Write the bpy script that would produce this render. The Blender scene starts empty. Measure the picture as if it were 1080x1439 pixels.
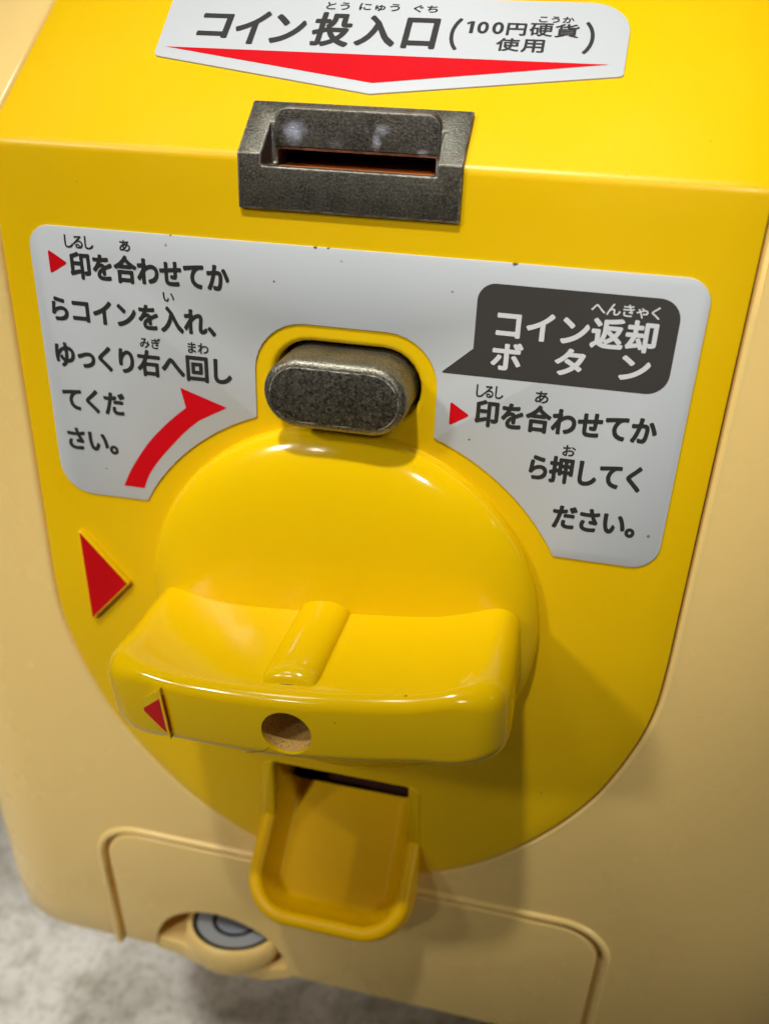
import bpy, bmesh, math, random
from mathutils import Vector, Matrix
random.seed(4)
S = 0.001                                   # everything below is written in millimetres
scene = bpy.context.scene
COL = scene.collection

# ------------------------------------------------------------------ camera
cam_d = bpy.data.cameras.new('camera'); cam = bpy.data.objects.new('camera', cam_d); COL.objects.link(cam)
scene.camera = cam
R = Vector((0.97494, 0.21943, 0.03664)); U = Vector((-0.13259, 0.44087, 0.88772)); F = Vector((-0.17864, 0.87033, -0.45892))
M = Matrix((( R.x, U.x, -F.x), (R.y, U.y, -F.y), (R.z, U.z, -F.z))).to_4x4()
M.translation = Vector((39.058, -149.545, 15.858)) * S
cam.matrix_world = M
cam_d.sensor_fit = 'VERTICAL'; cam_d.sensor_height = 24.0; cam_d.sensor_width = 18.0
cam_d.lens = 24.0 * 1248.7 / 1439.0
cam_d.clip_start = 0.005; cam_d.clip_end = 50
cam_d.dof.use_dof = True; cam_d.dof.focus_distance = 0.158; cam_d.dof.aperture_fstop = 9.0

# ------------------------------------------------------------------ light and exposure
scene.view_settings.view_transform = 'Standard'; scene.view_settings.look = 'None'
scene.view_settings.exposure = 0.08; scene.view_settings.gamma = 1.0
scene.view_settings.use_curve_mapping = False
world = bpy.data.worlds.new('World'); scene.world = world; world.use_nodes = True
bg = world.node_tree.nodes['Background']; bg.inputs['Color'].default_value = (0.95, 0.97, 1.0, 1); bg.inputs['Strength'].default_value = 0.01

def area(name, loc, target, sx, sy, power, color=(1, 0.96, 0.9)):
    d = bpy.data.lights.new(name, 'AREA'); d.shape = 'RECTANGLE'; d.size = sx; d.size_y = sy
    d.energy = power; d.color = color
    o = bpy.data.objects.new(name, d); COL.objects.link(o)
    o.location = loc
    o.rotation_euler = (Vector(target) - Vector(loc)).to_track_quat('-Z', 'Y').to_euler()
    return o
def spot(name, loc, target, angle, blend, power, size, color=(1, 0.96, 0.9)):
    d = bpy.data.lights.new(name, 'SPOT'); d.spot_size = math.radians(angle); d.spot_blend = blend
    d.energy = power; d.color = color; d.shadow_soft_size = size
    o = bpy.data.objects.new(name, d); COL.objects.link(o); o.location = loc
    o.rotation_euler = (Vector(target) - Vector(loc)).to_track_quat('-Z', 'Y').to_euler()
    return o
spot('key_fill_spot', (-0.10, -0.50, 1.10), (0, 0.02, 0.02), 12.0, 1.0, 60, 0.035)
spot('key_fill_spot', (-0.50, -1.00, 0.60), (-0.115, 0, -0.115), 10.5, 1.0, 50, 0.06)  # unseen fill, added to brighten the lower left
spot('key_fill_spot', (-0.80, -0.82, 0.68), (0, 0, 0.01), 13.5, 1.0, 27, 0.07)  # added front-left pool, kept narrow so the lower right stays dim
spot('key_fill_spot', (0.35, -1.00, 0.50), (0.062, 0, -0.015), 8.4, 1.0, 22, 0.05)  # unseen fill, added for the right of sticker and panel
spot('key_fill_spot', (-0.53, -0.44, 1.02), (0, 0, -0.08), 40.0, 0.3, 6.5, 0.12)
spot('key_fill_spot', (1.00, -0.30, 0.30), (0.115, 0.01, -0.14), 7.5, 1.0, 20, 0.06)  # added low on the right to brighten the curved edge
spot('key_fill_spot', (-0.50, -0.20, 0.50), (-0.14, 0, -0.30), 17.0, 1.0, 19, 0.06)  # added to lift the floor at lower left
area('ceiling_lamp', (-0.20, 0.95, 0.66), (0, 0, -0.08), 0.06, 0.40, 2.0)

# ------------------------------------------------------------------ materials
def srgb(r, g, b):
    f = lambda c: ((c/255+0.055)/1.055)**2.4 if c > 10 else c/255/12.92
    return (f(r), f(g), f(b), 1)

def spot_mask(N, L, tc, cx, cz, rx, rz, under, scol, soft):
    """a stain or chip of its own shape at (cx, cz) mm, mixed over a colour"""
    mp = N.new('ShaderNodeMapping'); mp.inputs['Location'].default_value = (-cx/rx, 0, -cz/rz); mp.inputs['Scale'].default_value = (1/(rx*S), 0, 1/(rz*S))
    L.new(tc.outputs['Object'], mp.inputs['Vector'])
    ln = N.new('ShaderNodeVectorMath'); ln.operation = 'LENGTH'; L.new(mp.outputs['Vector'], ln.inputs[0])
    nz = N.new('ShaderNodeTexNoise'); nz.inputs['Scale'].default_value = .9/(min(rx, rz)*S); nz.inputs['Detail'].default_value = 5
    L.new(tc.outputs['Object'], nz.inputs['Vector'])
    ad = N.new('ShaderNodeMath'); ad.operation = 'MULTIPLY_ADD'; L.new(nz.outputs['Fac'], ad.inputs[0]); ad.inputs[1].default_value = 1.6; L.new(ln.outputs['Value'], ad.inputs[2])
    mr = N.new('ShaderNodeMapRange'); mr.inputs['From Min'].default_value = 1.75; mr.inputs['From Max'].default_value = 1.75-soft
    L.new(ad.outputs['Value'], mr.inputs['Value'])
    x = N.new('ShaderNodeMix'); x.data_type = 'RGBA'; L.new(mr.outputs['Result'], x.inputs['Factor'])
    if isinstance(under, tuple): x.inputs['A'].default_value = under
    else: L.new(under, x.inputs['A'])
    x.inputs['B'].default_value = (*scol, 1)
    return x.outputs['Result']
def mat(name, col, rough=0.4, metal=0.0, var=0.0, vscale=60, bump=0.0, bscale=400, specks=None, sss=0.0, sss_r=(1, .5, .1), rvar=0.08, coat=0.0, spec=0.5, spots=()):
    m = bpy.data.materials.new(name); m.use_nodes = True
    nt = m.node_tree; N = nt.nodes; L = nt.links; p = N['Principled BSDF']
    p.inputs['Base Color'].default_value = (*col[:3], 1); p.inputs['Roughness'].default_value = rough
    p.inputs['Metallic'].default_value = metal
    p.inputs['Specular IOR Level'].default_value = spec
    p.inputs['Coat Weight'].default_value = coat; p.inputs['Coat Roughness'].default_value = 0.08
    if sss:
        p.inputs['Subsurface Weight'].default_value = sss; p.inputs['Subsurface Radius'].default_value = sss_r
        p.inputs['Subsurface Scale'].default_value = 0.0018
    tc = N.new('ShaderNodeTexCoord')
    cur = None
    if var:
        n = N.new('ShaderNodeTexNoise'); n.inputs['Scale'].default_value = vscale; n.inputs['Detail'].default_value = 6
        L.new(tc.outputs['Object'], n.inputs['Vector'])
        mx = N.new('ShaderNodeMix'); mx.data_type = 'RGBA'
        mx.inputs['A'].default_value = tuple(c*(1-var) for c in col[:3]) + (1,)
        mx.inputs['B'].default_value = tuple(min(1, c*(1+var)) for c in col[:3]) + (1,)
        L.new(n.outputs['Fac'], mx.inputs['Factor']); cur = mx.outputs['Result']
    if specks:
        sc, thr, scol = specks
        v = N.new('ShaderNodeTexNoise'); v.inputs['Scale'].default_value = sc; v.inputs['Detail'].default_value = 1.5
        L.new(tc.outputs['Object'], v.inputs['Vector'])
        cr = N.new('ShaderNodeValToRGB'); cr.color_ramp.elements[0].position = thr; cr.color_ramp.elements[1].position = thr+0.03
        L.new(v.outputs['Fac'], cr.inputs['Fac'])
        mx2 = N.new('ShaderNodeMix'); mx2.data_type = 'RGBA'
        mx2.inputs['A'].default_value = (*col[:3], 1); mx2.inputs['B'].default_value = (*scol, 1)
        if cur: L.new(cur, mx2.inputs['A'])
        L.new(cr.outputs['Color'], mx2.inputs['Factor']); cur = mx2.outputs['Result']
    for (cx, cz, r, scol) in spots:
        cur = spot_mask(N, L, tc, cx, cz, r, r, cur if cur else (*col[:3], 1), scol, .35)
    if cur: L.new(cur, p.inputs['Base Color'])
    if rvar:
        n3 = N.new('ShaderNodeTexNoise'); n3.inputs['Scale'].default_value = 35; n3.inputs['Detail'].default_value = 5
        L.new(tc.outputs['Object'], n3.inputs['Vector'])
        mr = N.new('ShaderNodeMapRange'); mr.inputs['To Min'].default_value = max(0.02, rough-rvar); mr.inputs['To Max'].default_value = rough+rvar
        mr.inputs['From Min'].default_value = 0.3; mr.inputs['From Max'].default_value = 0.7
        L.new(n3.outputs['Fac'], mr.inputs['Value']); L.new(mr.outputs['Result'], p.inputs['Roughness'])
    if bump:
        nb = N.new('ShaderNodeTexNoise'); nb.inputs['Scale'].default_value = bscale; nb.inputs['Detail'].default_value = 4
        L.new(tc.outputs['Object'], nb.inputs['Vector'])
        b = N.new('ShaderNodeBump'); b.inputs['Strength'].default_value = bump; b.inputs['Distance'].default_value = 0.0002
        L.new(nb.outputs['Fac'], b.inputs['Height']); L.new(b.outputs['Normal'], p.inputs['Normal'])
    return m

YEL = (0.82, 0.52, 0.0015)
m_panel = mat('yellow_panel_plastic', YEL, 0.34, spec=.3, var=0.04, vscale=40, bump=0.05, bscale=900, specks=(420, 0.80, (0.35, 0.2, 0.02)), sss=0.25)
m_knob = mat('yellow_knob_plastic', (0.82, 0.535, 0.0015), 0.13, spec=.45, rvar=.05, var=0.03, vscale=50, bump=0.04, bscale=250, specks=(380, 0.80, (0.3, 0.17, 0.02)), sss=0.25)
m_beige = mat('cream_beige_plastic', (0.92, 0.66, 0.24), 0.28, spec=.35, rvar=.03, var=0.01, vscale=30, bump=0.04, bscale=900, sss=0.2, sss_r=(1, .7, .4))
DK = (.06, .05, .04)
m_white = mat('white_sticker', (0.53, 0.565, 0.59), spots=[(-5.5, -14.05, .4, DK), (-3.2, -14.0, .3, DK), (28.5, -14.05, .5, DK), (-32, -14.0, .25, DK), (57.5, -60.5, .4, (.3, .2, .1)), (18.5, -19.5, .2, DK), (23.5, -45.8, .22, DK), (-49.7, -61.5, .24, (.25, .12, .1)), (-13, -20.5, .25, DK), (-33, -15.8, .35, (.3, .3, .3))], rough=0.46, spec=.35, var=0.04, vscale=25, specks=(520, 0.80, (0.25, 0.25, 0.26)), rvar=0.05)
m_ink = mat('black_print', (0.028, 0.027, 0.025), 0.42, rvar=0)
m_bubble = mat('dark_grey_print', (0.05, 0.046, 0.042), 0.4, var=0.08, vscale=80, rvar=0.03)
m_red = mat('red_print', (0.62, 0.004, 0.010), 0.36, spec=.2, var=0.08, vscale=120, rvar=0.03)
m_redp = mat('red_paint', (0.55, 0.003, 0.006), 0.34, spec=.2, var=0.12, vscale=90, specks=(500, 0.78, (0.6, 0.15, 0.05)))
m_dark = mat('dark_cavity', (0.05, 0.012, 0.006), 0.7, rvar=0)  # dark tone stands in for shade inside the openings; reused on the foot
m_hole = mat('dirty_hole_plastic', (0.62, 0.38, 0.10), 0.6, var=0.30, vscale=260, bump=0.5, bscale=700, specks=(2600, 0.62, (0.20, 0.12, 0.05)))
m_black = mat('black_ring', (0.02, 0.02, 0.022), 0.35, rvar=0)
m_vial = mat('grey_vial', (0.42, 0.45, 0.48), 0.12, var=0.08, vscale=60, rvar=0, coat=0.6)
m_vial2 = mat('blue_grey_bubble', (0.30, 0.34, 0.40), 0.1, rvar=0, coat=0.6)

def metal_mat(name, base, patch, pit, pit_thr, pit_scale, rough, patches=(), edge=1.0):
    m = bpy.data.materials.new(name); m.use_nodes = True
    nt = m.node_tree; N = nt.nodes; L = nt.links; p = N['Principled BSDF']
    tc = N.new('ShaderNodeTexCoord')
    def noise(sc, det=4, ro=.55):
        n = N.new('ShaderNodeTexNoise'); n.inputs['Scale'].default_value = sc; n.inputs['Detail'].default_value = det; n.inputs['Roughness'].default_value = ro
        L.new(tc.outputs['Object'], n.inputs['Vector']); return n.outputs['Fac']
    def ramp(src, a, b):
        c = N.new('ShaderNodeValToRGB'); c.color_ramp.elements[0].position = a; c.color_ramp.elements[1].position = b
        L.new(src, c.inputs['Fac']); return c.outputs['Color']
    def mix(fac, a, b):
        x = N.new('ShaderNodeMix'); x.data_type = 'RGBA'; L.new(fac, x.inputs['Factor'])
        for s, v in (('A', a), ('B', b)):
            if isinstance(v, tuple): x.inputs[s].default_value = (*v, 1)
            else: L.new(v, x.inputs[s])
        return x.outputs['Result']
    c = mix(ramp(noise(120), .35, .65), base, patch)
    c = mix(ramp(noise(260, 8, .7), .42, .70), c, tuple(v*.45 for v in base))
    grain = noise(2600, 3, .7)
    c = mix(ramp(grain, .45, .75), c, tuple(min(1, v*2.1) for v in base))
    pits = ramp(noise(pit_scale, 7, .78), pit_thr, pit_thr+.05)
    c = mix(pits, c, pit)
    bv = N.new('ShaderNodeBevel'); bv.samples = 6; bv.inputs['Radius'].default_value = .0006
    ge = N.new('ShaderNodeNewGeometry')
    dt = N.new('ShaderNodeVectorMath'); dt.operation = 'DOT_PRODUCT'
    L.new(bv.outputs['Normal'], dt.inputs[0]); L.new(ge.outputs['Normal'], dt.inputs[1])
    er = N.new('ShaderNodeMapRange'); er.inputs['From Min'].default_value = .985; er.inputs['From Max'].default_value = .93
    L.new(dt.outputs['Value'], er.inputs['Value'])
    en = N.new('ShaderNodeMath'); en.operation = 'MULTIPLY'
    L.new(er.outputs['Result'], en.inputs[0]); L.new(ramp(noise(500, 4, .6), .38, .58), en.inputs[1])
    c = mix(en.outputs['Value'], c, (.92, .88, .80))  # pale edges: rubbed metal, with edge highlights put into the colour too
    for (cx, cz, rx, rz, scol) in patches: c = spot_mask(N, L, tc, cx, cz, rx, rz, c, scol, .8)
    L.new(c, p.inputs['Base Color'])
    mr = N.new('ShaderNodeMapRange'); mr.inputs['To Min'].default_value = .85; mr.inputs['To Max'].default_value = .3
    L.new(pits, mr.inputs['Value'])
    em = N.new('ShaderNodeMath'); em.operation = 'MULTIPLY_ADD'; em.inputs[1].default_value = -.55; L.new(en.outputs['Value'], em.inputs[0]); L.new(mr.outputs['Result'], em.inputs[2])
    em.use_clamp = True; L.new(em.outputs['Value'], p.inputs['Metallic'])
    mr2 = N.new('ShaderNodeMapRange'); mr2.inputs['To Min'].default_value = rough-.12; mr2.inputs['To Max'].default_value = rough+.15
    L.new(grain, mr2.inputs['Value']); L.new(mr2.outputs['Result'], p.inputs['Roughness'])
    b = N.new('ShaderNodeBump'); b.inputs['Strength'].default_value = .8; b.inputs['Distance'].default_value = .00012
    L.new(grain, b.inputs['Height']); L.new(b.outputs['Normal'], p.inputs['Normal'])
    return m
m_metal = metal_mat('worn_zinc', (0.13, 0.115, 0.09), (0.12, 0.135, 0.115), (0.05, 0.042, 0.034), .64, 1100, .42)
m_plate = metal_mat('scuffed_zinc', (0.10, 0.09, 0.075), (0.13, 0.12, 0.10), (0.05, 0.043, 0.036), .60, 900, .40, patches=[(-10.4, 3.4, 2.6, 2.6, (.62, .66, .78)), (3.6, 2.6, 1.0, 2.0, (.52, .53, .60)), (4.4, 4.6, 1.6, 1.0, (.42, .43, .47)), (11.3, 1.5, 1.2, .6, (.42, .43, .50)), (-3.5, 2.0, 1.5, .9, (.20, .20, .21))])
m_btn = metal_mat('rubbed_zinc', (0.22, 0.21, 0.165), (0.15, 0.15, 0.115), (0.13, 0.075, 0.03), .56, 300, .36)
m_face = metal_mat('pitted_zinc', (0.15, 0.145, 0.115), (0.085, 0.08, 0.065), (0.022, 0.013, 0.009), .51, 1250, .42)
m_scuff = mat('pale_scuff', (0.24, 0.25, 0.29), 0.5, metal=0.25, var=0.3, vscale=700, bump=.5, bscale=1500)

# floor
def floor_mat():
    m = bpy.data.materials.new('stained_pale_floor'); m.use_nodes = True
    nt = m.node_tree; N = nt.nodes; L = nt.links; p = N['Principled BSDF']; p.inputs['Roughness'].default_value = .55
    tc = N.new('ShaderNodeTexCoord')
    def noise(sc, det, dist=0):
        n = N.new('ShaderNodeTexNoise'); n.inputs['Scale'].default_value = sc; n.inputs['Detail'].default_value = det; n.inputs['Distortion'].default_value = dist
        L.new(tc.outputs['Object'], n.inputs['Vector']); return n.outputs['Fac']
    c1 = N.new('ShaderNodeValToRGB'); e = c1.color_ramp.elements
    e[0].position = .30; e[0].color = (.55, .53, .46, 1); e[1].position = .52; e[1].color = (.88, .86, .80, 1)
    L.new(noise(38, 8, .6), c1.inputs['Fac'])
    c2 = N.new('ShaderNodeValToRGB'); e = c2.color_ramp.elements
    e[0].position = .32; e[0].color = (.66, .65, .58, 1); e[1].position = .5; e[1].color = (1, 1, 1, 1)
    L.new(noise(110, 6, 1.0), c2.inputs['Fac'])
    x = N.new('ShaderNodeMix'); x.data_type = 'RGBA'; x.blend_type = 'MULTIPLY'; x.inputs['Factor'].default_value = .8
    L.new(c1.outputs['Color'], x.inputs['A']); L.new(c2.outputs['Color'], x.inputs['B'])
    mp = N.new('ShaderNodeMapping'); mp.inputs['Scale'].default_value = (420, 14, 1); mp.inputs['Rotation'].default_value = (0, 0, .9)
    L.new(tc.outputs['Object'], mp.inputs['Vector'])
    sn = N.new('ShaderNodeTexNoise'); sn.inputs['Scale'].default_value = 1; sn.inputs['Detail'].default_value = 3; L.new(mp.outputs['Vector'], sn.inputs['Vector'])
    sr = N.new('ShaderNodeValToRGB'); sr.color_ramp.elements[0].position = .60; sr.color_ramp.elements[0].color = (1, 1, 1, 1); sr.color_ramp.elements[1].position = .70; sr.color_ramp.elements[1].color = (.80, .79, .74, 1)
    L.new(sn.outputs['Fac'], sr.inputs['Fac'])
    gr = N.new('ShaderNodeValToRGB'); gr.color_ramp.elements[0].position = .34; gr.color_ramp.elements[0].color = (.62, .60, .52, 1); gr.color_ramp.elements[1].position = .46; gr.color_ramp.elements[1].color = (1, 1, 1, 1)
    L.new(noise(420, 4), gr.inputs['Fac'])
    cur = x.outputs['Result']
    for o_ in (sr, gr):
        y_ = N.new('ShaderNodeMix'); y_.data_type = 'RGBA'; y_.blend_type = 'MULTIPLY'; y_.inputs['Factor'].default_value = .8
        L.new(cur, y_.inputs['A']); L.new(o_.outputs['Color'], y_.inputs['B']); cur = y_.outputs['Result']
    L.new(cur, p.inputs['Base Color'])
    return m
m_floor = floor_mat()

# ------------------------------------------------------------------ mesh helpers
def make(name, verts, faces, m, parent=None, sharp=35, smooth=True):
    me = bpy.data.meshes.new(name)
    me.from_pydata([tuple(c*S for c in v) for v in verts], [], faces)
    bm = bmesh.new(); bm.from_mesh(me)
    bmesh.ops.recalc_face_normals(bm, faces=bm.faces[:]); bm.to_mesh(me); bm.free()
    finish(me, m, sharp, smooth)
    o = bpy.data.objects.new(name, me); COL.objects.link(o)
    if parent: o.parent = parent
    return o
def finish(me, m, sharp=35, smooth=True):
    me.materials.clear(); me.materials.append(m)
    for p in me.polygons: p.use_smooth = smooth; p.material_index = 0
    if smooth: me.set_sharp_from_angle(angle=math.radians(sharp))
def cut(o, cutters, m, sharp=35, bevel=0.0):
    for c in cutters:
        b = o.modifiers.new('cut', 'BOOLEAN'); b.object = c; b.operation = 'DIFFERENCE'; b.solver = 'EXACT'
    if bevel:
        b = o.modifiers.new('bev', 'BEVEL'); b.width = bevel*S; b.segments = 3; b.limit_method = 'ANGLE'; b.angle_limit = math.radians(30)
    bpy.context.view_layer.update()
    dg = bpy.context.evaluated_depsgraph_get()
    me = bpy.data.meshes.new_from_object(o.evaluated_get(dg))
    o.modifiers.clear(); old = o.data; o.data = me; me.name = o.name
    bpy.data.meshes.remove(old)
    finish(me, m, sharp)
    for c in cutters:
        d = c.data; bpy.data.objects.remove(c); bpy.data.meshes.remove(d)
    return o
def box(x0, x1, y0, y1, z0, z1):
    v = [(x, y, z) for x in (x0, x1) for y in (y0, y1) for z in (z0, z1)]
    f = [(0, 1, 3, 2), (4, 6, 7, 5), (0, 4, 5, 1), (2, 3, 7, 6), (0, 2, 6, 4), (1, 5, 7, 3)]
    return v, f
def loft(rings, cap=True, closed=True):
    n = len(rings[0]); v = [p for r in rings for p in r]; f = []
    for i in range(len(rings)-1):
        for j in range(n if closed else n-1):
            k = (j+1) % n
            f.append((i*n+j, i*n+k, (i+1)*n+k, (i+1)*n+j))
    if cap: f += [tuple(range(n)), tuple(range((len(rings)-1)*n, len(rings)*n))]
    return v, f
def join(*vf):
    V = []; Fc = []
    for v, f in vf:
        b = len(V); V += list(v); Fc += [tuple(i+b for i in q) for q in f]
    return V, Fc
def rounded(pts, seg=8):
    """polygon of (x, z, radius) with filleted corners"""
    out = []; n = len(pts)
    for i in range(n):
        p0 = Vector(pts[i-1][:2]); p = Vector(pts[i][:2]); p1 = Vector(pts[(i+1) % n][:2]); r = pts[i][2] if len(pts[i]) > 2 else 0
        if r <= 0: out.append((p.x, p.y)); continue
        a = (p0-p).normalized(); b = (p1-p).normalized(); ang = a.angle(b)
        t = r/math.tan(ang/2); c = p + (a+b).normalized()*(r/math.sin(ang/2))
        A = p+a*t-c; B = p+b*t-c
        a0 = math.atan2(A.y, A.x); a1 = math.atan2(B.y, B.x); d = (a1-a0+math.pi) % (2*math.pi)-math.pi
        for k in range(seg+1):
            th = a0+d*k/seg; out.append((c.x+r*math.cos(th), c.y+r*math.sin(th)))
    return out
def area2(o): return sum(o[i-1][0]*o[i][1]-o[i][0]*o[i-1][1] for i in range(len(o)))/2
def normals(o):
    s = 1 if area2(o) > 0 else -1; n = len(o); out = []
    for i in range(n):
        a = Vector(o[i])-Vector(o[i-1]); b = Vector(o[(i+1) % n])-Vector(o[i])
        if a.length < 1e-9: a = b
        if b.length < 1e-9: b = a
        na = Vector((a.y, -a.x)).normalized()*s; nb = Vector((b.y, -b.x)).normalized()*s
        m = (na+nb)
        if m.length < 1e-6: m = na
        m.normalize(); out.append(m / max(0.4, m.dot(na)))
    return out
def inset(o, d):
    nn = normals(o)
    return [(p[0]-n.x*d, p[1]-n.y*d) for p, n in zip(o, nn)]
def pillow(o, h0, h1, r, fn, seg=4):
    """prism over outline o from height h0 to h1 with its upper edge rounded"""
    rings = [[fn(x, z, h0) for x, z in o]]
    for k in range(seg+1):
        t = math.pi/2*k/seg
        rings.append([fn(x, z, h1-r+r*math.sin(t)) for x, z in inset(o, r*(1-math.cos(t)))])
    return loft(rings)
def stadium(cx, cz, hw, hh, n=14):
    o = []
    for sgn, base in ((1, -90), (-1, 90)):
        for k in range(n+1):
            a = math.radians(base+180*k/n)
            o.append((cx+sgn*(hw-hh)+hh*math.cos(a), cz+hh*math.sin(a)))
    return o
def catmull(pts, k=6):
    out = []; n = len(pts)
    for i in range(n-1):
        p = [Vector(pts[max(0, min(n-1, j))]) for j in (i-1, i, i+1, i+2)]
        for s in range(k):
            t = s/k
            out.append(0.5*((2*p[1])+(p[2]-p[0])*t+(2*p[0]-5*p[1]+4*p[2]-p[3])*t*t+(3*p[1]-p[0]-3*p[2]+p[3])*t**3))
    out.append(Vector(pts[-1])); return out
def bend(z): return 4*max(0.0, (-z-90)/85)**1.3        # the front leans back a little towards its foot
def front(x, z, h): return (x, bend(z)-h, z)             # height h above the front plane
SL = (0.7809, 0.6247)                                    # the sloped top: direction (y, z)
def slope(x, s, h): return (x, s*SL[0]-h*SL[1], s*SL[1]+h*SL[0])
def lathe(profile, fn, n=64):
    rings = [[fn(r*math.cos(2*math.pi*k/n), r*math.sin(2*math.pi*k/n), h) for k in range(n)] for r, h in profile]
    return loft(rings)
def sweep(path, prof, closed=False):
    """path: (pos, outward, up) frames; prof: (o, u) offsets, open"""
    rings = [[tuple(P+O*o+Uu*u) for o, u in prof] for P, O, Uu in path]
    if closed: rings = rings+[rings[0]]
    return loft(rings, cap=False, closed=False)

# ------------------------------------------------------------------ top level
machine = bpy.data.objects.new('vending_machine', None); COL.objects.link(machine)
machine.location = (0, 0, 0)
machine['label'] = 'yellow and cream capsule toy vending machine front with turning handle and metal coin slot'
machine['category'] = 'vending machine'
fl = make('floor', [(-3000, -3000, -300), (3000, -3000, -300), (3000, 3000, -300), (-3000, 3000, -300)], [(0, 1, 2, 3)], m_floor, smooth=False)
fl['kind'] = 'structure'; fl['label'] = 'pale grey stained floor below the vending machine'; fl['category'] = 'floor'

# ------------------------------------------------------------------ rows shared by panel and body: (y, z, normal y, normal z)
SMAX = 96
def profile_rows(zs):
    rows = []
    for k in range(7):
        s = SMAX-(SMAX-1.2)*k/6; rows.append((s*SL[0], s*SL[1], -SL[1], SL[0]))
    # rounded ridge, radius about 1.6
    for k in range(1, 6):
        t = k/6; a = math.radians(51.3*(1-t))
        p0 = Vector((1.2*SL[0], 1.2*SL[1])); p1 = Vector((0, 0)); p2 = Vector((0, -1.2))
        p = p0*(1-t)**2+p1*2*t*(1-t)+p2*t*t
        rows.append((p.x, p.y, -math.cos(a), math.sin(a)))
    for z in zs: rows.append((bend(z), z, -1, 0))
    return rows

# outline of the panel's lower end (half width at each height)
half = catmull([(65.8, -78), (65.75, -90), (65.2, -100), (63.0, -110.3), (58.2, -123.6), (52.8, -133.4), (46.4, -142.1), (39.6, -149.6), (31.6, -156.4), (23.3, -161.4), (12, -165.8), (0, -167.4)], 6)
def half_at(z):
    if z > -78: return 65.8
    for a, b in zip(half, half[1:]):
        if b.y <= z <= a.y:
            return a.x+(b.x-a.x)*((z-a.y)/(b.y-a.y) if a.y != b.y else 0)
    return 0.0
# panel -------------------------------------------------------------
zsP = [-1.2, -6, -14, -24, -36, -48, -60, -70, -78]+[p.y for p in half[1:-3]]+[-167.0]
def ring(row, w, out, inn, er, n=22):
    y, z, ny, nz = row
    P = lambda x, h: (x, y+ny*h, z+nz*h)
    xs = [-w+er+(2*w-2*er)*k/n for k in range(n+1)]
    fr = [P(x, out) for x in xs]
    rt = [P(w-er+er*math.sin(t), out-er+er*math.cos(t)) for t in (math.pi/6, math.pi/3, math.pi/2)]
    lf = [P(-w+er-er*math.sin(t), out-er+er*math.cos(t)) for t in (math.pi/2, math.pi/3, math.pi/6)]
    bk = [P(x, inn) for x in reversed([-w]+xs[1:-1]+[w])]
    return fr+rt+bk+lf
rows = profile_rows(zsP)
def wrow(r): return max(1.5, half_at(r[1])) if r[3] == 0 else 65.8
v, f = loft([ring(r, wrow(r), 0, -1.6, .35) for r in rows])
panel = make('front_panel', v, f, m_panel, machine)
hole_c = (0.2, -37.9)
def extr(o, y0, y1):
    return loft([[(x, y0, z) for x, z in o], [(x, y1, z) for x, z in o]])
def cutter(vf): return make('cutter', *vf, m_panel, smooth=False)
btn_hole = stadium(*hole_c, 14.9, 8.3)
chute_hole = rounded([(-16.4, -134, .8), (16.4, -134, .8), (16.4, -166, 3), (-16.4, -166, 3)], 4)
cut(panel, [cutter(extr(btn_hole, -8, 12)), cutter(extr(chute_hole, -8, 14)), cutter(box(-17.2, 17.2, -6, 30, -7, 6.6))], m_panel, 30)
# soft lip of the button hole
def frames(o, closed, fn, y=0):
    nn = normals(o)
    return [(Vector(fn(x, z, 0)), Vector((n.x, 0, n.y)), Vector((0, -1, 0))) for (x, z), n in zip(o, nn)]
lip_in = [(0.15, -.02)]+[(-1.1*math.sin(t), -1.1+1.1*math.cos(t)) for t in [math.pi/2*k/5 for k in range(6)]]+[(-1.1, -9)]
v, f = sweep(frames(btn_hole, True, front), lip_in, True)
make('button_collar', v, f, m_panel, panel, 60)

# ------------------------------------------------------------------ body
W, RC, WR, RR = 114.0, 30.0, 140.0, 60.0
def corner(x):
    r = RC if x < 0 else RR
    d = max(0, abs(x)-(W-RC) if x < 0 else x-(WR-RR)); return r-math.sqrt(max(0, r*r-d*d))
cols = [-(W-RC)-RC*math.sin(math.pi/2*k/16) for k in range(16, 0, -1)]+[-(W-RC)+(W+WR-RC-RR)*k/24 for k in range(25)]+[(WR-RR)+RR*math.sin(math.pi/2*k/16) for k in range(1, 17)]
BODY_OFF = 0.35
def bring(r):
    y, z, ny, nz = r
    fr = [(x, y+BODY_OFF+corner(x), z-(0 if nz == 0 else BODY_OFF*.8)) for x in cols]
    return fr+[(WR, 190, z), (-W, 190, z)]
zsB = [-1.2, -12, -30, -50, -70, -90, -100, -110, -120, -130, -140, -150, -160, -170, -180, -190, -200, -210, -219.3]
rings = [bring(r) for r in profile_rows(zsB)]
last = rings[-1]
rings.append([(x*.9965, y+(.5 if i < len(cols) else 0), -220.4) for i, (x, y, z) in enumerate(last)])
v, f = loft(rings)
body = make('body', v, f, m_beige, machine)
GAP = 0.35; LR = 1.3
outl_side = [(65.8, z) for z in (0, -20, -40, -60)]
halfpts = [(p.x, p.y) for p in half]
outl = outl_side+halfpts
outl = outl+[(-x, z) for x, z in reversed(outl[:-1])]          # right side down, round the bottom, left side up
def offs(o, d):                                                 # offset outwards, open path
    res = []
    for i, p in enumerate(o):
        a = Vector(o[max(0, i-1)]); b = Vector(o[min(len(o)-1, i+1)]); t = (b-a).normalized()
        n = Vector((-t.y, t.x)); res.append(((p[0]+n.x*d, p[1]+n.y*d), n))
    return res
hole_o = [p for p, n in offs(outl, GAP+LR)]
k1 = loft([[(x, -20, z) for x, z in [(hole_o[0][0], 0)]+hole_o[1:-1]+[(hole_o[-1][0], 0)]], [(x, 9.5, z) for x, z in [(hole_o[0][0], 0)]+hole_o[1:-1]+[(hole_o[-1][0], 0)]]])
hw = 65.8+GAP+LR
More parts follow.
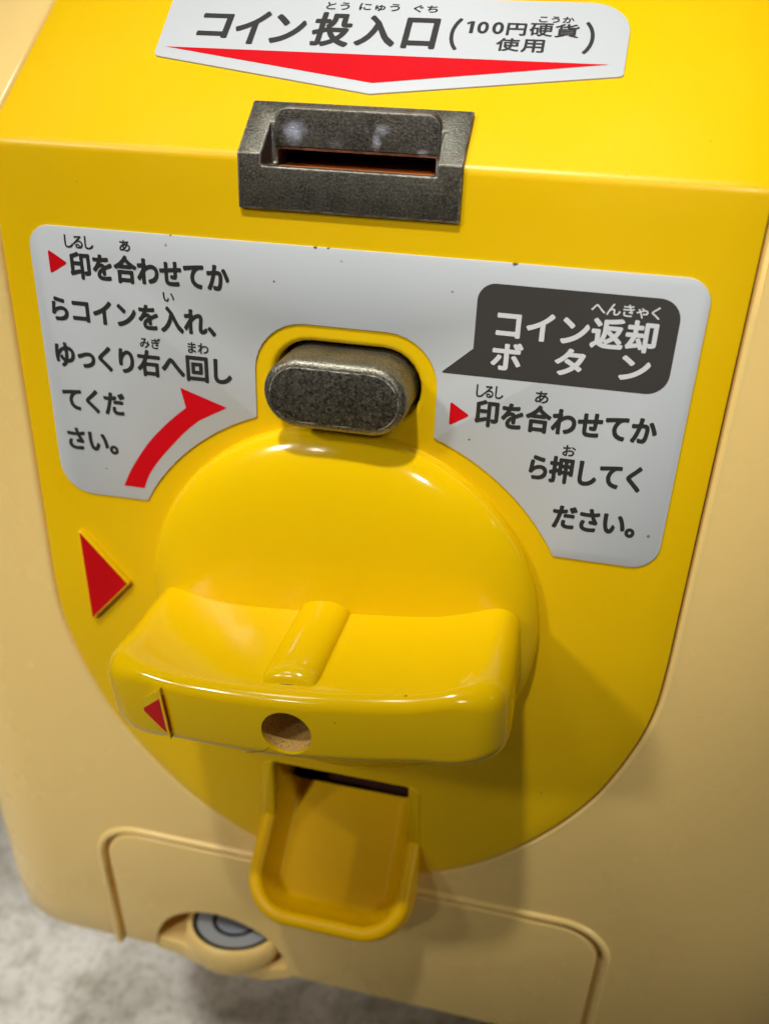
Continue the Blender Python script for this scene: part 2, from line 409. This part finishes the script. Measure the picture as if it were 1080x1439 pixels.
prof = [(-20, -2), (7, -2), (7, -.2), (7+90*SL[0], 90*SL[1]-.2), (7+90*SL[0]-20*SL[1], 90*SL[1]+20*SL[0]), (-20, 3)]
k2 = loft([[(-hw, y, z) for y, z in prof], [(hw, y, z) for y, z in prof]])
niche_c = (-35.4, -218.0); niche_r = 20.0
niche = [(niche_c[0]+niche_r*math.cos(math.radians(a)), niche_c[1]+niche_r*math.sin(math.radians(a))) for a in range(0, 181, 6)]+[(niche_c[0]-niche_r, -240), (niche_c[0]+niche_r, -240)]
DX, DZ = 66.4, -171.4
door_o = rounded([(-DX, -230, 0), (-DX, DZ, 11), (DX, DZ, 11), (DX, -230, 0)], 10)
door_cut = inset(door_o, -0.7)
def pr(o, h0, h1): return loft([[front(x, z, h0) for x, z in o], [front(x, z, h1) for x, z in o]])
cut(body, [cutter(k1), cutter(k2), cutter(pr(door_cut, 6, -2.3)), cutter(extr(niche, -20, 27.5)),
           cutter(box(-17.5, 17.5, -5, 46, -185, -130)), cutter(box(-18, 18, -5, 60, -9, 14))], m_beige, 30)
# rounded lip of the recess round the yellow panel
path = []
for s in (90, 60, 30, 1.5): path.append((Vector(slope(65.8+GAP, s, -BODY_OFF)), Vector((1, 0, 0)), Vector((0, -SL[1], SL[0]))))
for (p, n) in offs(outl, GAP)[1:-1]:
    path.append((Vector(front(p[0], p[1], -BODY_OFF)), Vector((n.x, 0, n.y)), Vector((0, -1, 0))))
for s in (1.5, 30, 60, 90): path.append((Vector(slope(-65.8-GAP, s, -BODY_OFF)), Vector((-1, 0, 0)), Vector((0, -SL[1], SL[0]))))
lp = [(LR+.2, -.015)]+[(LR-LR*math.sin(t), -LR+LR*math.cos(t)) for t in [math.pi/2*k/6 for k in range(7)]]+[(0, -6.5)]
v, f = sweep(path, lp)
make('recess_rim', v, f, m_beige, body, 60)
# raised bead round the little door
bo = inset(rounded([(-DX, -220.3, 0), (-DX, DZ, 11), (DX, DZ, 11), (DX, -220.3, 0)], 12), -1.55)
nn = normals(bo)
bp = [(Vector(front(x, z, -BODY_OFF)), Vector((n.x, 0, n.y)) if 0 < i < len(bo)-1 else Vector((n.x/abs(n.x), 0, 0)), Vector((0, -1, 0))) for i, ((x, z), n) in enumerate(zip(bo, nn))]
bead = [(-1.0, -3.2), (-1.0, -.1)]+[(-1.0*math.cos(t), .85*math.sin(t)) for t in [math.pi*k/10 for k in range(1, 10)]]+[(1.15, -.03), (1.7, -.2)]
v, f = sweep(bp, bead)
make('door_bead', v, f, m_beige, body, 60)
# door
door_in = inset(rounded([(-DX, -220.2, 0), (-DX, DZ, 11), (DX, DZ, 11), (DX, -220.2, 0)], 10), .1)
door_in = [(x, max(z, -220.2)) for x, z in door_in]
door_in = [(x, max(z, -220.2)) for x, z in inset(door_in, .45)]
v, f = pillow(door_in, -2.2, -BODY_OFF+.35, 1.0, front, 5)
door = make('access_door', v, f, m_beige, machine)
cut(door, [cutter(extr(niche, -20, 27.5))], m_beige, 30)
# niche lining
inner = [(niche_c[0]+(niche_r+.6)*math.cos(math.radians(a)), niche_c[1]+(niche_r+.6)*math.sin(math.radians(a))) for a in range(0, 181, 6)]
# plinth and hidden foot
v, f = box(-95, 95, 72, 180, -300, -219)
make('foot', v, f, m_dark, machine, smooth=False)

# ------------------------------------------------------------------ spirit level in the niche
LC = (-32.3, 11.6, -206.4)
TILT = math.radians(14)
def up(x, y, h):
    k = max(0.0, min(1.0, 1+(h+.5)/6))
    return (LC[0]+x, LC[1]+y*(1-k*(1-math.cos(TILT))), LC[2]+h-y*math.sin(TILT)*k)
lev = make('spirit_level', *lathe([(12.0, -3), (12.3, -.3), (12.6, 0.0), (13.1, -.2), (13.9, -1.0), (14.4, -2.2), (14.5, -3.4), (14.3, -4.7), (13.6, -6.1), (12.3, -7.3), (10, -8.0), (0.2, -8.2)], up), m_beige, machine, 50)
make('outer_ring', *lathe([(11.1, -1), (11.2, -.2), (11.6, .05), (12.1, -.1), (12.25, -1)], up), m_black, lev, 50)
make('vial', *lathe([(11.5, -1.5), (11.3, -.35), (8, -.1), (3, .02), (.1, .05)], up), m_vial, lev, 60)
make('inner_ring', *lathe([(5.4, -.3), (5.45, .12), (6.6, .12), (6.65, -.3)], lambda x, y, h: up(x, y-.6, h)), m_black, lev, 50)
make('air_bubble', *lathe([(5.0, -.2), (4.9, .1), (3.5, .18), (.1, .2)], lambda x, y, h: up(x, y-.6, h)), m_vial2, lev, 60)

ledge = rounded([(niche_c[0]-niche_r-.3, 48, 0), (niche_c[0]-niche_r-.3, 7.2, 0), (-48, 6.6, 3), (-42, 4.6, 5), (-22, 4.6, 5), (niche_c[0]+niche_r+.3, 7.2, 0), (niche_c[0]+niche_r+.3, 48, 0)], 5)
v, f = pillow(ledge, -220.3, -215.6, .8, lambda x, y, h: (x, y, h), 3)
make('niche_ledge', v, f, m_beige, body)

# ------------------------------------------------------------------ coin slot bezel
bz = [(-.8, -8.4), (-.8, .39), (8.7-.51, 7.96-.0), (12.5, 4.5), (30, 4.5), (30, -8.4)]
v, f = loft([[(-18.9, y, z) for y, z in bz], [(18.9, y, z) for y, z in bz]])
slot = make('coin_slot', v, f, m_metal, machine)
notch = [(-14.7, -1.5), (14.7, -1.5), (14.7, 9), (-14.7, 9)]
cut(slot, [cutter(extr(notch, -4, 4.6)), cutter(box(-13.6, 13.6, 1.5, 26, -4.0, .75))], m_metal, 30, bevel=.28)
v, f = pillow(rounded([(-14.1, .85, .3), (14.3, .85, .3), (14.3, 7.4, 2.3), (-14.1, 7.4, 2.3)], 8), 0, 5.2, .45, lambda x, z, h: (x, 9.6-h, z))
make('back_plate', v, f, m_plate, slot)
v, f = box(-13.5, 13.5, 1.6, 25.9, -3.95, -1.9)
make('slot_floor', v, f, mat('rusty_slot_floor', (.60, .16, .03), .6, var=.3, vscale=200), slot, smooth=False)

# ------------------------------------------------------------------ coin return button
v, f = pillow(stadium(*hole_c, 12.95, 6.35), -12, 8.6, 1.3, lambda x, z, h: (x, -h, z), 5)
button = make('coin_return_button', v, f, m_btn, machine, 60)
v, f = extr(stadium(*hole_c, 14.5, 8), 6, 6.3)
v, f = pillow(stadium(hole_c[0], hole_c[1], 11.75, 5.15), 8.3, 8.64, .2, lambda x, z, h: (x, -h, z), 3)
make('button_face', v, f, m_face, button, 60)
v, f = extr(stadium(*hole_c, 14.5, 8), 6, 6.3)
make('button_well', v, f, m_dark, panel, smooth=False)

# ------------------------------------------------------------------ stickers
ST = 0.32
def lettering(name, items, m, parent, fn, h):
    """items: (string, x0, x1, top, bottom, stroke gain in mm, [advances]) ink boxes in mm; one mesh"""
    V = []; Fc = []
    for it in items:
        txt, x0, x1, top, bot, d = it[:6]; adv = it[6] if len(it) > 6 else None
        pen = 0; row = []
        for i, ch in enumerate(txt):
            a = adv[i] if adv else 1.0
            row.append((glyph(ch), pen+(a-1.0)/2 if a != .5 else pen)); pen += a
        xs = [p[0]+o for (vs, fs), o in row for p in vs]
        zs = [p[1] for (vs, fs), o in row for p in vs]
        lo, hi = min(xs), max(xs); k = (x1-x0-2*d)/(hi-lo)
        if len(it) > 7 and it[7] == 'em': zl, zh = -.08, .84
        else: zl, zh = min(zs), max(zs)
        kz = (top-bot-2*d)/(zh-zl)
        n = 10 if d > 0 else 1
        for j in range(n):                       # ink spread: the strokes swell evenly and get round ends
            dx, dz = (d*math.cos(2*math.pi*j/n), d*math.sin(2*math.pi*j/n)) if n > 1 else (0, 0)
            for (vs, fs), o in row:
                b = len(V)
                V += [fn(x0+d+(p[0]+o-lo)*k+dx, bot+d+(p[1]-zl)*kz+dz, h+.003*j) for p in vs]
                Fc += [tuple(q+b for q in g) for g in fs]
    return make(name, V, Fc, m, parent, smooth=False)
_g = {}
def glyph(ch):
    if ch in _g: return _g[ch]
    if ch == '1': return ([(.40, 0), (.56, 0), (.56, .70), (.40, .70), (.22, .62), (.22, .54), (.40, .58)], [(0, 1, 2, 3, 6), (6, 3, 4, 5)])
    c = bpy.data.curves.new('glyph', 'FONT'); c.body = ch; c.resolution_u = 4; c.fill_mode = 'FRONT'
    o = bpy.data.objects.new('glyph', c); COL.objects.link(o)
    bpy.context.view_layer.update()
    me = bpy.data.meshes.new_from_object(o.evaluated_get(bpy.context.evaluated_depsgraph_get()))
    r = ([(p.co.x, p.co.y) for p in me.vertices], [tuple(p.vertices) for p in me.polygons])
    bpy.data.objects.remove(o); bpy.data.curves.remove(c); bpy.data.meshes.remove(me)
    _g[ch] = r; return r
def flat(name, o, m, parent, fn, h):
    return make(name, [fn(x, z, h) for x, z in o], [tuple(range(len(o)))], m, parent, smooth=False)

# instruction sticker outline, clockwise from top left
arc = []
ac, ar = (0, -90.3), 47.1
a0 = math.degrees(math.atan2(-67.4+90.3, 41.1)); a1 = math.degrees(math.atan2(-46.4+90.3, 17.0))
right = [(ac[0]+ar*math.cos(math.radians(a0+(a1-a0)*k/14)), ac[1]+ar*math.sin(math.radians(a0+(a1-a0)*k/14))) for k in range(15)]
pts = [(-60, -14, 4.2), (60, -14, 4.2), (60, -67.4, 5.0), (right[0][0], -67.4, .4)]+[(x, z, 0) for x, z in right[1:-1]]
pts += [(17.0, -46.4, .6), (17.0, -27.6, 9.5), (-17.0, -27.6, 9.5), (-17.0, -46.4, .6)]
pts += [(-x, z, 0) for x, z in reversed(right[1:-1])]+[(-right[0][0], -67.6, .4), (-60, -67.9, 6.5)]
st_o = rounded(pts, 8)
v, f = pillow(st_o, -.1, ST, .12, front, 2)
st = make('instruction_sticker', v, f, m_white, machine)
w1, w2 = .19, .045
k9 = 0.93
items = [
 ('印を合わせてか', -52.3, -21.3, -18.2, -23.3, w1, None, 'em'),
 ('しるし', -52.8, -47.1, -15.4, -17.7, w2, [.8]*3), ('あ', -42.0, -39.9, -15.5, -17.5, w2),
 ('らコインを入れ、', -57.2, -24.3, -26.6, -31.7, w1, [.9, 1, 1, 1, 1, 1, 1, .5], 'em'), ('い', -34.3, -32.1, -24.2, -25.9, w2),
 ('ゆっくり右へ回し', -57.7, -21.6, -35.4, -40.7, w1, [1, .85, .85, .9, 1, 1, 1, .95], 'em'),
 ('みぎ', -39.7, -35.5, -33.0, -35.1, w2), ('まわ', -30.1, -26.0, -33.0, -35.1, w2),
 ('てくだ', -57.4, -44.0, -44.5, -49.7, w1, [.95, .9, 1], 'em'),
 ('さい。', -57.5, -46.5, -53.0, -58.2, w1, [.95, .95, .5], 'em'),
 ('印を合わせてか', 24.1, 55.6, -37.8, -43.0, w1, None, 'em'), ('しるし', 24.0, 28.8, -35.2, -37.5, w2, [.8]*3), ('あ', 34.3, 36.6, -35.2, -37.4, w2),
 ('ら押してく', 34.7, 54.5, -46.9, -52.2, w1, [.9, 1, .95, 1, .9], 'em'), ('お', 40.2, 42.5, -44.6, -46.7, w2),
 ('ださい。', 40.0, 55.0, -56.2, -61.4, w1, [1, .95, .95, .5], 'em')]
for part in (items[:10], items[10:]): lettering('instruction_text', part, m_ink, st, front, ST+.05)
flat('red_arrow_print', [(-46.1, -64.8)]+[tuple(p) for p in catmull([(-46.1, -64.8), (-44.3, -61.2), (-41.8, -57.3), (-39.3, -53.9), (-36.5, -50.9), (-33.9, -48.4), (-31.3, -46.2)], 4)][1:]+[(-32.2, -42.2), (-22.9, -45.2)]+[tuple(p) for p in catmull([(-28.8, -48.5), (-31.6, -51.0), (-34.3, -53.9), (-37.0, -57.0), (-39.2, -59.9), (-40.6, -62.3), (-41.6, -64.8)], 4)], m_red, st, front, ST+.05)
for t in ([(-56.4, -18.3), (-52.7, -20.5), (-56.4, -22.7)], [(19.6, -38.9), (23.2, -41.2), (19.6, -43.5)]):
    flat('bullet_print', rounded([(x, z, .25) for x, z in t], 3), m_red, st, front, ST+.05)
bub = rounded([(22.85, -17.5, 3.0), (55.9, -17.6, 3.6), (55.9, -33.75, 3.6), (17.5, -33.75, .15), (22.85, -28.9, 0)], 8)
flat('speech_bubble_print', bub, m_bubble, st, front, ST+.05)
lettering('bubble_text', [('コイン返却', 26.4, 52.8, -21.4, -26.8, .19, None, 'em'), ('へんきゃく', 41.6, 52.6, -19.0, -21.1, .04, [1, .95, .95, .85, .85]),
    ('ボ', 26.0, 31.4, -27.2, -32.2, .19), ('タ', 36.8, 41.9, -27.2, -32.0, .19), ('ン', 47.6, 52.6, -27.4, -31.7, .19)],
    mat('pale_print', (.66, .68, .70), .4, rvar=0), st, front, ST+.10)

# coin slot label on the slope
lab = rounded([(-41.9, 39.2, 2.5), (-41.0, 22.0, 1.2), (.4, 15.0, .4), (41.7, 21.8, .8), (42.0, 39.4, 7.0)], 8)
v, f = pillow(lab, -.1, ST, .12, slope, 2)
lb = make('coin_slot_label', v, f, m_white, machine)
wt = .26
ws = .10
lettering('label_text', [('コ', -34.5, -28.5, 33.4, 27.0, wt), ('イ', -27.5, -21.5, 34.4, 25.7, wt), ('ン', -20.6, -14.4, 33.8, 26.2, wt), ('投', -13.1, -5.9, 34.7, 25.9, wt), ('入', -5.0, 2.3, 34.3, 26.4, wt), ('口', 3.5, 9.5, 34.0, 26.2, wt),
    ('（', 11.6, 13.4, 34.3, 26.2, .12), ('）', 34.4, 36.2, 34.4, 26.5, .12),
    ('1', 14.2, 15.5, 33.6, 30.6, .06), ('0', 16.1, 18.1, 33.6, 30.6, ws), ('0', 18.7, 20.7, 33.6, 30.6, ws), ('円', 21.2, 24.6, 33.5, 30.4, ws),
    ('硬', 25.1, 29.1, 33.7, 30.4, ws*.7), ('貨', 29.4, 33.5, 33.7, 30.3, ws*.7), ('使', 19.9, 23.9, 29.7, 26.5, ws*.8), ('用', 24.2, 28.1, 29.6, 26.4, ws*.8),
    ('とう', -11.9, -7.6, 37.4, 35.4, .05), ('にゅう', -5.8, 1.6, 37.4, 35.4, .05), ('ぐち', 4.1, 8.5, 37.3, 35.4, .05), ('こうか', 26.4, 32.4, 35.5, 33.9, .05)],
    m_ink, lb, slope, ST+.05)
flat('red_pointer_print', [(-39.4, 24.25), (39.2, 24.3), (.4, 17.5)], m_red, lb, slope, ST+.05)

# raised direction mark on the panel
tri = rounded([(-57.7, -75.9, .5), (-46.9, -88.2, .4), (-57.4, -99.9, .5)], 3)
v, f = pillow(tri, -.2, 1.25, .25, front, 3)
tm = make('direction_mark', v, f, m_panel, panel)
flat('red_triangle', inset(tri, .42), m_redp, tm, front, 1.29)

# ------------------------------------------------------------------ turning knob
KC = (0.0, -87.0); KR = 40.6
def kfn(x, z, h): return (KC[0]+x, -h, KC[1]+z)
def dome(r):
    q = min(1, r/KR); return 1.2+8.2*math.sqrt(max(0, 1-q**2.6))
pf = [(KR+.05, -1), (KR+.05, .9)]
for k in range(28):
    t = math.pi/2*k/28; r = KR*math.cos(t)**.8; pf.append((r, dome(r)))
pf.append((.1, dome(0)))
knob = make('turning_knob', *lathe(pf, kfn, 96), m_knob, machine, 50)
TH = math.radians(6.0); GC = (0.0, -88.9)
def gfn(x, y, z):
    return (GC[0]+x*math.cos(TH)-z*math.sin(TH), y, GC[1]+x*math.sin(TH)+z*math.cos(TH))
def smooth(a, b, x):
    t = max(0, min(1, (x-a)/(b-a))); return t*t*(3-2*t)
fr = catmull([(-29.5, -33.2), (-20, -34.8), (-10, -35.9), (0, -36.3), (10, -35.9), (20, -34.8), (29.5, -33.2)], 6)
base = [(37.6, 2, 0), (37.7, -14, 0)]
cR = [(37.7, -25.5), (37.3, -28.2), (35.9, -30.6), (33.2, -32.3), (29.5, -33.2)]
cr_ = [tuple(p) for p in catmull(cR, 4)]
plan = [(37.2, 3), (37.45, -2), (37.6, -8), (37.7, -14), (37.75, -20)]+cr_
left = [(-x, y) for x, y in reversed(plan)]
mid = [tuple(p) for p in reversed(fr)][1:-1]
backn = 30
back = [(-37.2+74.4*k/backn, 3) for k in range(1, backn)]
plan = plan+mid+left+back
def hgt(x, y): return 7.15+1.6*smooth(20, 36, abs(x))
nnp = normals(plan)
rad = [(2.7+2.6*smooth(27, 37, abs(x))) if y < 1 else .3 for x, y in plan]
def loopz(pts, drop): return pts, drop
up_rings = []
K = 7
for k in range(K+1):
    t = math.pi/2*k/K
    up_rings.append([(p[0]-n.x*r*(1-math.cos(t)), p[1]-n.y*r*(1-math.cos(t)), r*(1-math.sin(t))) for p, n, r in zip(plan, nnp, rad)])
for k in range(1, 8):
    s = k/8
    o = []
    for p in up_rings[K]:
        m_ = (max(-20, min(20, p[0]*.62)), -14)
        o.append((p[0]+(m_[0]-p[0])*s, p[1]+(m_[1]-p[1])*s, 0))
    up_rings.append(o)
def lift(r, sg): return [gfn(x, y, sg*(hgt(x, y)-d)) for x, y, d in r]
rings = [lift(r, 1) for r in reversed(up_rings)]+[lift(r, -1) for r in up_rings]
v, f = loft(rings)
gv = (v, f)
grip = make('grip', v, f, m_knob, knob, 50)
hole = [(4.55*math.cos(2*math.pi*k/40), 4.55*math.sin(2*math.pi*k/40)) for k in range(40)]
cut(grip, [cutter(loft([[gfn(x, -50, z-.6) for x, z in hole], [gfn(x, -11, z-.6) for x, z in hole]]))], m_knob, 50)
# half round boss over the grip
bo_r = []
for y, k in ((0, 1), (-29.0, 1), (-30.6, .97), (-31.6, .86), (-32.3, .66), (-32.6, .40)):
    o = []
    for j in range(15):
        a = math.pi*j/14
        o.append(gfn(5.2*math.cos(a)*(.75+.25*k), y, 6.6+3.1*k*math.sin(a)**.85))
    bo_r.append(o)
v, f = loft(bo_r)
make('grip_boss', v, f, m_knob, knob, 60)
sl_ = [(r, h) for r, h in ((4.5, 35.6), (4.45, 24), (4.3, 15.5), (.1, 15.2))]
tube = loft([[gfn(r*math.cos(2*math.pi*k/32), -h, r*math.sin(2*math.pi*k/32)-.6) for k in range(32)] for r, h in sl_], cap=False)
make('screw_recess', *tube, m_hole, knob, 40)
# wedge shaped mark on the grip's left
def gm(x, z, h): return gfn(x, -31.2-h, z)
wv = [gfn(-30.4, -32.75, -.2), gfn(-23.4, -35.0, 5.5), gfn(-23.2, -35.0, -5.7), gfn(-30.4, -30, -.2), gfn(-23.4, -30, 5.5), gfn(-23.2, -30, -5.7)]
wm = make('arrow_mark', wv, [(0, 1, 2), (3, 5, 4), (0, 3, 4, 1), (1, 4, 5, 2), (2, 5, 3, 0)], m_knob, knob, smooth=False)
wp = [Vector(p) for p in wv[:3]]; c_ = sum(wp, Vector())/3; nrm = (wp[1]-wp[0]).cross(wp[2]-wp[0]).normalized()
if nrm.y > 0: nrm = -nrm
make('red_mark', [tuple(c_+(p-c_)*.70+Vector((.2, 0, -.6))+nrm*.05) for p in wp], [(0, 1, 2)], m_redp, knob, smooth=False)
make('red_smear', [gfn(-23.15, -34.9, 4.2), gfn(-23.15, -34.45, 4.0), gfn(-23.0, -34.4, -4.2), gfn(-23.0, -34.95, -4.4)], [(0, 1, 2, 3)], m_redp, knob, smooth=False)
# grime in the seams, and the hairline crack under the hole
m_grime = mat('brown_grime', (.16, .085, .012), .7, rvar=0)
def tube(pts, r, n=6):
    P = [Vector(p) for p in pts]; rings = []
    for i, p in enumerate(P):
        t = (P[min(i+1, len(P)-1)]-P[max(i-1, 0)]).normalized()
        a = t.cross(Vector((0.3, 0.2, 1))).normalized(); b_ = t.cross(a)
        rr = r*(.55+.45*math.sin(i*1.7)**2)
        rings.append([tuple(p+(a*math.cos(2*math.pi*k/n)+b_*math.sin(2*math.pi*k/n))*rr) for k in range(n)])
    return loft(rings)
gl = [gfn(-5.05, -10-19*k/12, hgt(5, 0)+.02) for k in range(13)]+[gfn(-5.0*math.cos(a), -29.4-3.2*math.sin(a)**.7, hgt(5, 0)-.02) for a in [math.pi*k/14 for k in range(1, 12)]]
make('seam_grime', *tube(gl, .13), m_grime, knob)
ck = [gfn(-8.6, -35.3, -6.6), gfn(-7.0, -35.75, -6.0), gfn(-5.6, -36.0, -5.6), gfn(-4.4, -36.1, -4.9), gfn(-3.5, -36.25, -4.0)]
make('hairline_crack', *tube(ck, .10), m_grime, knob)

# ------------------------------------------------------------------ coin return tray
for sx in (-1, 1):
    v, f = pillow(rounded([(sx*16.42, -133.6, .2), (sx*19.0, -134.6, 1.6), (sx*19.6, -152.5, .3), (sx*16.42, -152.5, .2)], 4), -.3, .45, .4, front, 3)
    make('opening_rim', v, f, m_panel, panel)
TO = Vector((0, 3.0, -151.0)); TD = Vector((0, -.781, -.625)); TN = Vector((0, -.625, .781))
def tray(x, s, h): return tuple(TO+Vector((x, 0, 0))+TD*s+TN*h)
TW, TF, TR_ = 18.1, 23.0, 9.5        # centre line of the rim
cl = []
for x in (-1,):
    cl += [(-TW, -9.5), (-TW, 0), (-TW, 6), (-TW, TF-TR_)]
for k in range(1, 10):
    a = math.pi+math.pi/2*k/10; cl.append((-TW+TR_+TR_*math.cos(a), TF-TR_-TR_*math.sin(a)))
cl += [(-TW+TR_, TF), (0, TF)]
cl = cl+[(-x, s) for x, s in reversed(cl[:-1])]
frs = []
for i, p in enumerate(cl):
    a = Vector(cl[max(0, i-1)]); b = Vector(cl[min(len(cl)-1, i+1)]); t = (b-a).normalized(); n = Vector((-t.y, t.x))
    frs.append((Vector(tray(p[0], p[1], 0)), Vector((n.x, 0, 0))+TD*n.y, TN))
if frs[0][1].x > 0: frs = [(p, -o, u) for p, o, u in frs]
pr_ = [(1.75, -16), (1.75, -1.6)]+[(1.75*math.cos(t), -1.6+1.6*math.sin(t)) for t in [math.pi*k/10 for k in range(1, 10)]]+[(-1.75, -1.6), (-2.1, -2.6), (-4.1, -7.2), (-4.5, -7.85), (-5.0, -8.15), (-5.6, -8.25)]
v, f = sweep(frs, pr_)
n_ = len(pr_)
floor_in = [v[i*n_+n_-1] for i in range(len(frs))]
fl_v = list(floor_in)
xr = floor_in[-1][0]; xl = floor_in[0][0]
fl2 = (fl_v, [tuple(range(len(fl_v)))])
under = [v[i*n_] for i in range(len(frs))]
un = (under, [tuple(range(len(under)))])
b = [tray(xl, -34, -8.25), tray(xr, -34, -8.25)]
# side walls going back into the machine
def wall(x):
    xi = x*1.0
    return ([tray(xi, -7, -8.4), tray(xi, -36, -8.4), (xi, 44, -128), (xi, 3.2, -128), (xi, 3.2, -152)], [(0, 1, 2, 3, 4)])
vv = join((v, f), fl2, un, wall(-16.2), wall(16.2))
trayo = make('coin_return_tray', *vv, mat('yellow_tray_plastic', (.80, .47, .001), .30, spec=.12, var=.05, vscale=60, specks=(420, .78, (.4, .24, .04)), sss=.2),  machine, 50)
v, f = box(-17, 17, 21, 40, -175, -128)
make('tray_back_shade', v, f, m_dark, trayo, smooth=False)  # dark block standing in for the shadow at the back of the opening
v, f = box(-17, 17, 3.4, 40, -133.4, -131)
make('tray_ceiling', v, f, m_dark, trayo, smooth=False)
